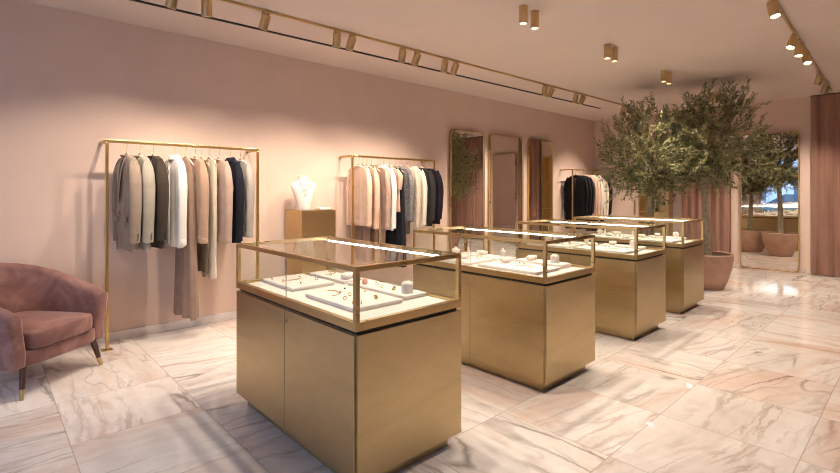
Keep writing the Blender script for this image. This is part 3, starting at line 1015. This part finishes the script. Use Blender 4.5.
G2 = 'clothes on the rack beside the tall mirrors'
R2 = 'middle rack'
garment('sweater', 'sweater', 3.580, 'beige knit sweater facing out at the near end of the middle rack', G2, C['beige'], .76, 0.034, .195, kind='knit', sleeve=0.720, folds=.009)
garment('sweater', 'sweater', 3.700, 'peach beige sweater directly behind the front beige knit', G2, C['peach'], .80, 0.034, .195, kind='knit', sleeve=0.760, folds=.009)
garment('skirt', 'skirt', 3.785, 'long brown pleated skirt hanging behind the two beige sweaters', G2, C['brown'], 1.25, 0.026, .15, hem=.19, sleeve=0, folds=.016, kf=5, kind='dress', pleat=True)
garment('shirt', 'shirt', 3.880, 'dusty taupe shirt beside the white shirt on the middle rack', G2, C['dusty'], .83, 0.034, .195, kind='shirt', sleeve=0.760, folds=.010)
garment('shirt', 'shirt', 3.985, 'white shirt between dusty taupe shirt and pink blouse on the middle rack', G2, C['white'], .84, 0.034, .195, kind='shirt', sleeve=0.770, folds=.011)
garment('blouse', 'blouse', 4.090, 'short sleeved pink taupe blouse on the middle rack', G2, C['pink'], .60, 0.034, .19, kind='tee', sleeve=.26, folds=.010)
garment('dress', 'dress', 4.195, 'long dark slate dress on the middle rack', G2, C['slate'], 1.35, 0.036, .155, hem=.20, sleeve=0, folds=.014, kf=5, kind='dress', pleat=True)
garment('blouse', 'blouse', 4.300, 'grey patterned silk blouse on the middle rack', G2, C['pattern'], .74, 0.034, .19, kind='shirt', sleeve=0.680, folds=.012)
garment('blouse', 'blouse', 4.415, 'cream lace blouse on the middle rack', G2, C['lace'], .92, 0.036, .195, kind='tee', sleeve=0.780, folds=.014)
garment('shirt', 'shirt', 4.540, 'ivory shirt beside the graphite jacket on the middle rack', G2, C['ivory'], .82, 0.038, .195, kind='shirt', sleeve=0.750, folds=.012)
garment('jacket', 'jacket', 4.690, 'dark graphite jacket on the middle rack', G2, C['graphite'], .82, 0.042, .20, kind='jacket', sleeve=0.705, trim=BT, folds=.006)
garment('jacket', 'jacket', 4.840, 'ink purple jacket at the mirror end of the middle rack', G2, C['ink'], .80, 0.044, .20, kind='jacket', sleeve=0.685, trim=BT, folds=.006)
trousers(3.640, 'dusty rose trousers showing below the front beige knit', G2, C['mocha'], 1.22, 0.013)
for u, w in [(3.580, 'front beige knit'), (3.640, 'dusty rose trousers'), (3.700, 'peach beige sweater'), (3.785, 'brown pleated skirt'), (3.880, 'dusty taupe shirt'), (3.985, 'white shirt'), (4.090, 'short sleeved blouse'),
             (4.195, 'dark slate dress'), (4.300, 'patterned blouse'), (4.415, 'cream lace blouse'), (4.540, 'ivory shirt'), (4.690, 'graphite jacket'), (4.840, 'ink purple jacket')]:
    add_h(u, w, R2)

G3 = 'clothes on the far rack'
R3 = 'far rack'
garment('coat', 'coat', 9.09, 'long black coat facing out at the near end of the far rack', G3, C['black'], 1.10, .055, .205, kind='jacket', sleeve=0.720, trim=BT, folds=.008)
garment('coat', 'coat', 9.24, 'black navy coat directly behind the front black coat', G3, C['black2'], .95, .050, .20, kind='jacket', sleeve=0.720, trim=BT, folds=.008)
garment('jacket', 'jacket', 9.385, 'navy jacket between black coats and beige blouse on the far rack', G3, C['navy'], .86, .050, .195, kind='jacket', sleeve=0.745, trim=BT, folds=.008)
garment('blouse', 'blouse', 9.53, 'pink beige blouse beside the navy jacket on the far rack', G3, C['pink'], .86, .050, .195, kind='tee', sleeve=0.780, folds=.012)
garment('sweater', 'sweater', 9.665, 'beige sweater between pink blouse and ivory shirt on the far rack', G3, C['beige'], .84, .048, .19, kind='knit', sleeve=0.800, folds=.012)
garment('shirt', 'shirt', 9.80, 'ivory shirt in the middle of the far rack', G3, C['ivory'], .90, .050, .195, kind='shirt', sleeve=0.830, folds=.012)
garment('dress', 'dress', 9.93, 'long navy dress between the ivory shirt and the cream one', G3, C['navy'], 1.2, .045, .16, hem=.19, sleeve=0, folds=.013, kind='dress', pleat=True)
garment('shirt', 'shirt', 10.05, 'cream shirt next to the last navy jacket on the far rack', G3, C['cream'], .92, .050, .195, kind='shirt', sleeve=0.850, folds=.012)
garment('jacket', 'jacket', 10.19, 'navy jacket at the end wall side of the far rack', G3, C['slate'], .90, .050, .20, kind='jacket', sleeve=0.785, trim=BT, folds=.008)
for u, w in [(9.09, 'long black coat'), (9.24, 'black navy coat'), (9.385, 'navy jacket'), (9.53, 'pink blouse'), (9.665, 'beige sweater'), (9.80, 'ivory shirt'), (9.93, 'navy dress'), (10.05, 'cream shirt'), (10.19, 'last navy jacket')]:
    add_h(u, w, R3)

# ------------------------------------------------------------------ jewellery plinth and bust by the wall
e = empty('plinth', (2.905, 5.06, 0), 0, 'square brass plinth against the pink wall under the necklace bust', 'plinth')
MB().box(-.225, .225, -.205, .205, .05, 1.19, .002).build('body', M['brass'], e)
MB().box(-.20, .20, -.18, .18, 0, .05).build('base', M['brass'], e)
MB().box(-.227, .227, -.207, .207, 1.19, 1.203, .002).build('top', M['brass'], e)

def bust(loc, rz):
    e = empty('necklace_bust', loc, rz, 'cream necklace bust on the brass plinth by the wall', 'necklace bust')
    # local -y is the front
    prof = [(0, .072, .062, .0), (.01, .074, .064, .0), (.06, .076, .060, -.004), (.12, .088, .058, -.006), (.19, .108, .056, -.004), (.25, .128, .056, .004),
            (.29, .136, .055, .014), (.312, .124, .050, .022), (.330, .088, .045, .028), (.345, .060, .043, .030), (.365, .052, .042, .030), (.398, .050, .041, .030), (.404, .044, .036, .030)]
    rings = []
    for z_, wx, wy, yo in prof:
        rings.append([(wx * 1.12 * math.cos(t), yo + wy * 1.15 * math.sin(t), z_) for t in [2 * PI * k / 32 for k in range(32)]])
    MB().loft(rings).build('bust', M['bust'], e, True)
    return e
bx, by, bz = 2.815, 5.055, 1.203
bust((bx, by, bz), math.radians(-14))
def worn_necklace(loc, rz, drop, label, stone):
    e = empty('necklace', loc, rz, label, 'necklace', 'necklaces on the bust')
    pts = []
    n = 20
    for k in range(n + 1):
        a = k / n
        s = (a - .5) * 2
        x = .058 * (abs(s) ** .75) * (1 if s > 0 else -1)
        z_ = .338 - drop * (1 - abs(s) ** 1.15)
        y_ = -.020 - .055 * min(1, (1 - abs(s)) * 2.2)
        pts.append((x, y_, z_))
    MB().tube(pts, .0018, 6).build('chain', M['gold'], e, True)
    m_ = MB().ball((0, -.076, .338 - drop - .006), .009, (1, .6, 1), 2)
    m_.build('pendant', stone, e, True)
worn_necklace((bx, by, bz), math.radians(-14), .10, 'short gold necklace on the cream bust', M['gold'])
worn_necklace((bx, by, bz), math.radians(-14), .165, 'longer gold necklace with dark pendant on the cream bust', M['rose'])
e = empty('jewellery_tray', (3.035, 4.99, 1.203), 0, 'small white jewellery tray on top of the brass plinth', 'tray')
MB().box(-.08, .08, -.06, .06, 0, .014, .003).build('base', M['deck'], e)
MB().box(-.075, .075, -.055, .055, .014, .022, .004).build('pad', M['tray'], e)
e = empty('ring', (2.93, 4.90, 1.203), .4, 'gold ring on the brass plinth beside the white tray', 'ring')
MB().torus((0, 0, .011), .010, .002, 'x', 18, 6).build('band', M['gold'], e, True)
MB().ball((0, 0, .024), .005, sub=1).build('stone', M['onyx'], e)

# ------------------------------------------------------------------ armchair
def armchair(loc, rz):
    e = empty('armchair', loc, rz, 'dusty pink velvet tub armchair with dark tapered legs', 'armchair')
    # shell: sweep along a U
    R_ = .335
    path = []
    for k in range(7): path.append((-R_, -.33 + .35 * k / 6, PI))
    for k in range(1, 20):
        a = PI - PI * k / 20
        path.append((R_ * math.cos(a), .02 + R_ * .95 * math.sin(a), a))
    for k in range(7): path.append((R_, .02 - .35 * k / 6, 0))
    n = len(path)
    rings = []
    def section(x, y, a, top, bot, th, lean):
        nx, ny = math.cos(a), math.sin(a)
        pts = []
        prof = []
        hh = th / 2
        m = 8
        for q in range(m + 1):                         # rounded top
            b = PI * q / m
            prof.append((hh * math.cos(b), top - hh + hh * math.sin(b)))
        for q in range(1, 6):                          # inside face down
            prof.append((-hh, top - hh + (bot + .012 - top + hh) * q / 6))
        prof += [(-hh + .006, bot), (0, bot), (hh - .02, bot)]
        for q in range(6):
            prof.append((hh - .014 * (1 - q / 5), bot + .012 + (top - hh - bot - .012) * q / 6))
        for off, z_ in prof:
            l = lean * max(0, (z_ - .3)) 
            pts.append((x + nx * (off + l), y + ny * (off + l), z_))
        return pts
    for i, (x, y, a) in enumerate(path):
        s = i / (n - 1)
        c_ = .5 - .5 * math.cos(2 * PI * s)            # 0 at arm fronts, 1 at the back
        top = .635 + .225 * (c_ ** .85)
        if i < 3 or i > n - 4:
            k = min(i, n - 1 - i)
            top -= [.035, .010, .002][k]
        th = .108 - .01 * c_
        rings.append(section(x, y, a, top, .205, th, .16))
    # rounded arm fronts
    def endring(ring, dy, sh):
        cx = sum(p[0] for p in ring) / len(ring); cz = sum(p[2] for p in ring) / len(ring)
        return [(cx + (p[0] - cx) * sh, p[1] + dy, cz + (p[2] - cz) * (1 - (1 - sh) * .25)) for p in ring]
    r0, r1 = rings[0], rings[-1]
    rings = [endring(r0, -.030, .55), endring(r0, -.022, .85)] + rings + [endring(r1, -.022, .85), endring(r1, -.030, .55)]
    sh = MB().loft(rings).build('back_shell', M['velvet'], e, angle=70)
    # piping along the top edge
    # seat base
    def slab(x, y0, y1, z0, z1, rr, puff=0.0, nx=12, name='', mat=None):
        m_ = MB()
        rings = []
        prof = [(0, z0, .88), (0, z0 + rr * .3, .96), (0, z0 + rr, 1), (0, z1 - rr, 1), (0, z1 - rr * .3, .975), (0, z1, .92), (0, z1 + puff * .6, .70), (0, z1 + puff * .9, .4), (0, z1 + puff, .05)]
        for _, z_, s in prof:
            ring = []
            for k in range(48):
                a = 2 * PI * k / 48
                ca, sa = math.cos(a), math.sin(a)
                px = x * math.copysign(abs(ca) ** .32, ca)
                py = (y1 - y0) / 2 * math.copysign(abs(sa) ** .32, sa)
                dx = 1 - (1 - s) if puff else s
                ring.append((px * (1 - (1 - s) * (.35 if s > .85 else 1)), (y0 + y1) / 2 + py * (1 - (1 - s) * (.35 if s > .85 else 1)), z_))
            rings.append(ring)
        m_.loft(rings)
        return m_
    slab(.345, -.372, .30, .205, .315, .03).build('seat_base', M['velvet'], e, angle=60)
    slab(.284, -.395, .30, .318, .440, .035, .026).build('seat_cushion', M['velvet'], e, angle=60)
    for sx in (-1, 1):
        for fy in (-.33, .25):
            top = Vector((sx * .29, fy, .21))
            foot = Vector((sx * .335, fy - (.035 if fy < 0 else -.035), 0))
            mid = top.lerp(foot, .68)
            lg = MB().tube([top, mid], [.024, .0165], 16).build('leg', M['wood'], e, angle=40)
            MB().tube([mid, foot], [.0168, .0125], 16).build('leg_tip', M['frame'], lg, angle=40)
    return e
armchair((.2745 - .63 * .06, 4.643 + .777 * .06, 0), math.radians(39))

# ------------------------------------------------------------------ mirrors
def rounded_rect(w, h, r, n=8):
    pts = []
    for cx, cy, a0 in ((w / 2 - r, h - r, 0), (-w / 2 + r, h - r, 90), (-w / 2 + r, r, 180), (w / 2 - r, r, 270)):
        for k in range(n + 1):
            a = math.radians(a0 + 90 * k / n)
            pts.append((cx + r * math.cos(a), cy + r * math.sin(a)))
    return pts
def wall_mirror(loc, rz, w, h, label, group=None):
    """local: x along the wall, -y faces the room, back at y=0"""
    e = empty('standing_mirror', loc, rz, label, 'mirror', group)
    f, d = .018, .035
    o_ = rounded_rect(w, h, .09)
    i_ = [(x * (w - 2 * f) / w, f + y * (h - 2 * f) / h) for x, y in o_]
    m_ = MB()
    rings = [[(x, 0, z) for x, z in o_], [(x, -d, z) for x, z in o_], [(x, -d, z) for x, z in i_], [(x, 0, z) for x, z in i_]]
    rings.append(rings[0])
    m_.loft(rings, False, False)
    bmesh.ops.remove_doubles(m_.bm, verts=m_.bm.verts[:], dist=1e-6)
    m_.build('frame', M['rack'], e, angle=30)
    m_ = MB()
    m_.loft([[(x, -.004, z) for x, z in i_], [(x, -.024, z) for x, z in i_]])
    m_.build('mirror_glass', M['mirror'], e)
    return e
for u0, u1, h, n in ((5.555, 6.352, 2.44, 'tall brass framed mirror nearest the middle rack'), (6.545, 7.484, 2.44, 'tall brass framed mirror in the middle of the three on the pink wall'),
                     (7.732, 8.525, 2.44, 'tall brass framed mirror nearest the far rack')):
    wall_mirror(((u0 + u1) / 2, VL - .018 - (u1 - u0) / 2 * math.sin(math.radians(3.1)), 0.0), math.radians(-3.1), u1 - u0, h, n, 'tall mirrors on the clothing wall')
wall_mirror((UB - .017, 1.962, 0.0), math.radians(-90), .872, 2.48, 'wide brass framed mirror on the end wall between the curtains')

# ------------------------------------------------------------------ curtains
def curtain(u, v0, v1, label, group='dusty rose curtains', h=H - .03):
    e = empty('curtain', (u, (v0 + v1) / 2, .015), 0, label, 'curtain', group)
    L = v1 - v0
    rg = random.Random(int(v0 * 100) + 5)
    n = int(L / .012)
    ph = [rg.random() * 6 for _ in range(4)]
    rings = []
    zs = [0, .4, 1.0, 1.8, 2.4, h - .12, h]
    th = .006
    for z_ in zs:
        t = z_ / h
        front, back = [], []
        for k in range(n + 1):
            y = -L / 2 + L * k / n
            A = .030 * (1 - .25 * t) * (1 + .25 * math.sin(y * 5 + ph[3]))
            yy = y + .012 * math.sin(y * 9 + ph[0] + t * 1.1)
            x = A * math.sin(yy * 2 * PI / .145 + .5 * math.sin(y * 4 + ph[1])) + .010 * math.sin(yy * 2 * PI / .061 + ph[2] + t) * (1 - .5 * t)
            front.append((x - th, y, z_)); back.append((x + th, y, z_))
        rings.append(front + back[::-1])
    MB().loft(rings).build('fabric', M['curtain'], e, angle=80)
    MB().box(-.02, .02, -L / 2, L / 2, h, h + .012).build('header_rail', M['black'], e)
    return e
curtain(UB - .09, -1.6, 1.375, 'dusty rose curtain beside the wide end wall mirror')
curtain(UB - .09, 2.535, 3.40, 'dusty rose curtain behind the potted olive trees')

# ------------------------------------------------------------------ brass niche cabinet on the end wall
e = empty('display_cabinet', (UB - .13, 3.885, 0), 0, 'open brass display cabinet behind the olive trees', 'cabinet')
hw = .29
MB().box(.10, .125, -hw, hw, 0, 2.3).build('back_panel', M['brass'], e)
for s in (-1, 1):
    MB().box(-.12, .10, s * hw - .012, s * hw + .012, 0, 2.3, .001).build('side_panel', M['brass'], e)
for z_ in (.06, .975, 1.65, 2.28):
    MB().box(-.115, .10, -hw + .012, hw - .012, z_, z_ + .02, .001).build('shelf', M['brass'], e)
e = empty('vase', (UB - .15, 3.93, .995), 0, 'slim white vase on the brass cabinet shelf', 'vase')
MB().lathe([(.03, 0), (.045, .01), (.05, .10), (.035, .20), (.022, .27), (.026, .30), (.022, .30), (.018, .27)], 24).build('body', M['bust'], e, True)

# ------------------------------------------------------------------ olive trees
def olive(loc, label, seed, cz, cr, hr, off, top):
    rg = random.Random(seed)
    e = empty('potted_olive_tree', loc, 0, label, 'potted tree', 'potted olive trees')
    # pot
    MB().lathe([(.20, 0), (.215, .008), (.265, .12), (.315, .30), (.338, .44), (.340, .50), (.330, .512), (.312, .508), (.308, .46), (.30, .43)], 40, cap=False).build('pot', M['terra'], e, True)
    m_ = MB()
    m_.lathe([(.302, .425), (.30, .455), (.22, .472), (.1, .48), (.01, .482)], 28)
    for v in m_.bm.verts:
        if v.co.z > .44: v.co.z += .012 * mnoise.noise(v.co * 14)
    m_.build('soil', M['soil'], e)
    # trunk
    pts, rs = [], []
    z1 = cz - hr * .45
    ph = rg.random() * 6
    for k in range(14):
        t = k / 13
        z_ = .46 + (z1 - .46) * t
        pts.append((.022 * math.sin(t * 4 + ph) - .022 * math.sin(ph), .018 * math.cos(t * 3.1 + ph) - .018 * math.cos(ph), z_))
        rs.append(.056 * (1 - .35 * t) + .014 * math.exp(-t * 12) + .003 * math.sin(k * 2.3))
    MB().tube(pts, rs, 14).build('trunk', M['bark'], e, True)
    apex = Vector(pts[-1])
    low = Vector(pts[-4])
    br = MB()
    lf = MB()
    bm = lf.bm
    def leaf(p, d, L, w):
        d = d.normalized()
        s = d.cross(Vector((rg.uniform(-1, 1), rg.uniform(-1, 1), rg.uniform(-.2, 1)))).normalized()
        nrm = s.cross(d)
        a = p; b1 = p + d * L * .35 + s * w + nrm * L * .04; b2 = p + d * L * .35 - s * w + nrm * L * .04
        c1 = p + d * L * .72 + s * w * .75; c2 = p + d * L * .72 - s * w * .75
        q = p + d * L - nrm * L * .06
        V_ = [bm.verts.new(x) for x in (a, b1, c1, q, c2, b2)]
        bm.faces.new((V_[0], V_[1], V_[2], V_[3]))
        bm.faces.new((V_[0], V_[3], V_[4], V_[5]))
    C0 = Vector((off[0], off[1], cz))
    def twig(p, d, L, nl, ls=1.0):
        pts_ = [p]
        q = p.copy()
        dd = d.normalized()
        st = 7
        for k in range(st):
            dd = (dd + Vector((rg.gauss(0, .13), rg.gauss(0, .13), rg.gauss(.05, .10)))).normalized()
            q = q + dd * L / st
            q.z = min(q.z, top - loc[2])
            pts_.append(q.copy())
        br.tube(pts_, [.0035 * (1 - .08 * k) for k in range(len(pts_))], 4)
        for k in range(nl):
            t = (k + .5) / nl * st
            i = min(st - 1, int(t)); f = t - i
            c = pts_[i].lerp(pts_[i + 1], f)
            ax = (pts_[i + 1] - pts_[i])
            if ax.length < 1e-5: continue
            ax.normalize()
            side = ax.cross(Vector((rg.uniform(-1, 1), rg.uniform(-1, 1), rg.uniform(-1, 1))))
            if side.length < 1e-3: continue
            side.normalize()
            leaf(c, ax * .75 + side * rg.uniform(.5, 1.0), rg.uniform(.042, .070) * ls, rg.uniform(.0055, .0085) * ls)
    # main limbs
    for k in range(34):
        th = 2 * PI * k * .618 + rg.uniform(-.2, .2)
        el = math.asin(min(1, max(-.75, -.80 + 1.75 * (k + .5) / 34)))
        d = Vector((math.cos(th) * math.cos(el), math.sin(th) * math.cos(el), math.sin(el)))
        endp = C0 + Vector((d.x * cr, d.y * cr, d.z * hr)) * rg.uniform(.72, .95)
        startp = low.lerp(apex, rg.random())
        mid = startp.lerp(endp, .5) + Vector((rg.uniform(-.05, .05), rg.uniform(-.05, .05), .06))
        pp = [startp, startp.lerp(mid, .5) + Vector((0, 0, .03)), mid, mid.lerp(endp, .5) + Vector((0, 0, .015)), endp]
        for q_ in pp: q_.z = min(q_.z, top - loc[2] - .05)
        br.tube(pp, [.014, .011, .008, .006, .004], 6)
        for j in range(11):
            t = rg.uniform(.25, 1.0)
            i = min(3, int(t * 4)); f = t * 4 - i
            c = pp[i].lerp(pp[i + 1], f)
            out = (c - C0)
            if out.length < .05: out = Vector((rg.uniform(-1, 1), rg.uniform(-1, 1), .3))
            dd = out.normalized() + Vector((rg.gauss(0, .55), rg.gauss(0, .55), rg.gauss(.30, .5)))
            twig(c, dd, rg.uniform(.16, .34), rg.randint(22, 30))
    # upright outer shoots
    for k in range(130):
        th = rg.uniform(0, 2 * PI)
        el = math.asin(rg.uniform(-.45, .98))
        d = Vector((math.cos(th) * math.cos(el), math.sin(th) * math.cos(el), math.sin(el)))
        c = C0 + Vector((d.x * cr, d.y * cr, d.z * hr)) * rg.uniform(.66, .92)
        dd = d * .9 + Vector((rg.gauss(0, .3), rg.gauss(0, .3), rg.uniform(.1, .9) if d.z > -.2 else rg.uniform(-.9, .2)))
        twig(c, dd, rg.uniform(.18, .36), rg.randint(22, 30))
    br.build('branches', M['bark'], e)
    lf.build('foliage', M['leaf'], e)
    return e
olive((7.87, 2.235, 0), 'large potted olive tree in terracotta pot beside the farthest display case', 11, 2.13, .56, .79, (0, -.11), 3.03)
olive((7.41, 2.875, 0), 'potted olive tree behind the display cases, its pot hidden', 23, 1.93, .58, .81, (0, .07), 2.93)

# ------------------------------------------------------------------ daylight
w = bpy.data.worlds.new('sky'); sc.world = w
w.use_nodes = True
bg = w.node_tree.nodes['Background']
bg.inputs[0].default_value = (.52, .70, 1.0, 1)
bg.inputs[1].default_value = 6.0
for i, (a, b_) in enumerate(W_):
    l = bpy.data.lights.new('window_portal', 'AREA'); l.shape = 'RECTANGLE'; l.size = b_ - a; l.size_y = 2.4
    l.cycles.is_portal = True
    ob = bpy.data.objects.new('window_portal', l); COL.objects.link(ob)
    ob.location = (US - .21, (a + b_) / 2, 1.55)
    ob.rotation_euler = Vector((1, 0, 0)).to_track_quat('-Z', 'Y').to_euler()

# ------------------------------------------------------------------ camera
cam = bpy.data.cameras.new('camera')
co = bpy.data.objects.new('camera', cam); COL.objects.link(co)
co.location = (0, 0, 1.42)
co.rotation_euler = (PI / 2, 0, math.radians(47.083 - 90))
cam.sensor_width = 36; cam.sensor_fit = 'HORIZONTAL'
cam.lens = 473.05 / 840 * 36
cam.shift_y = -45.1 / 840
cam.clip_start = .05
sc.camera = co
sc.view_settings.view_transform = 'Standard'
sc.view_settings.look = 'None'
sc.view_settings.exposure = -0.38
sc.view_settings.gamma = 1
sc.view_settings.use_curve_mapping = False
sc.cycles.max_bounces = 12
sc.cycles.diffuse_bounces = 5
sc.cycles.glossy_bounces = 7
sc.cycles.transparent_max_bounces = 28
sc.cycles.caustics_reflective = False
sc.cycles.caustics_refractive = False
sc.cycles.sample_clamp_indirect = 6
sc.cycles.use_denoising = True
sc.cycles.filter_width = 1.05
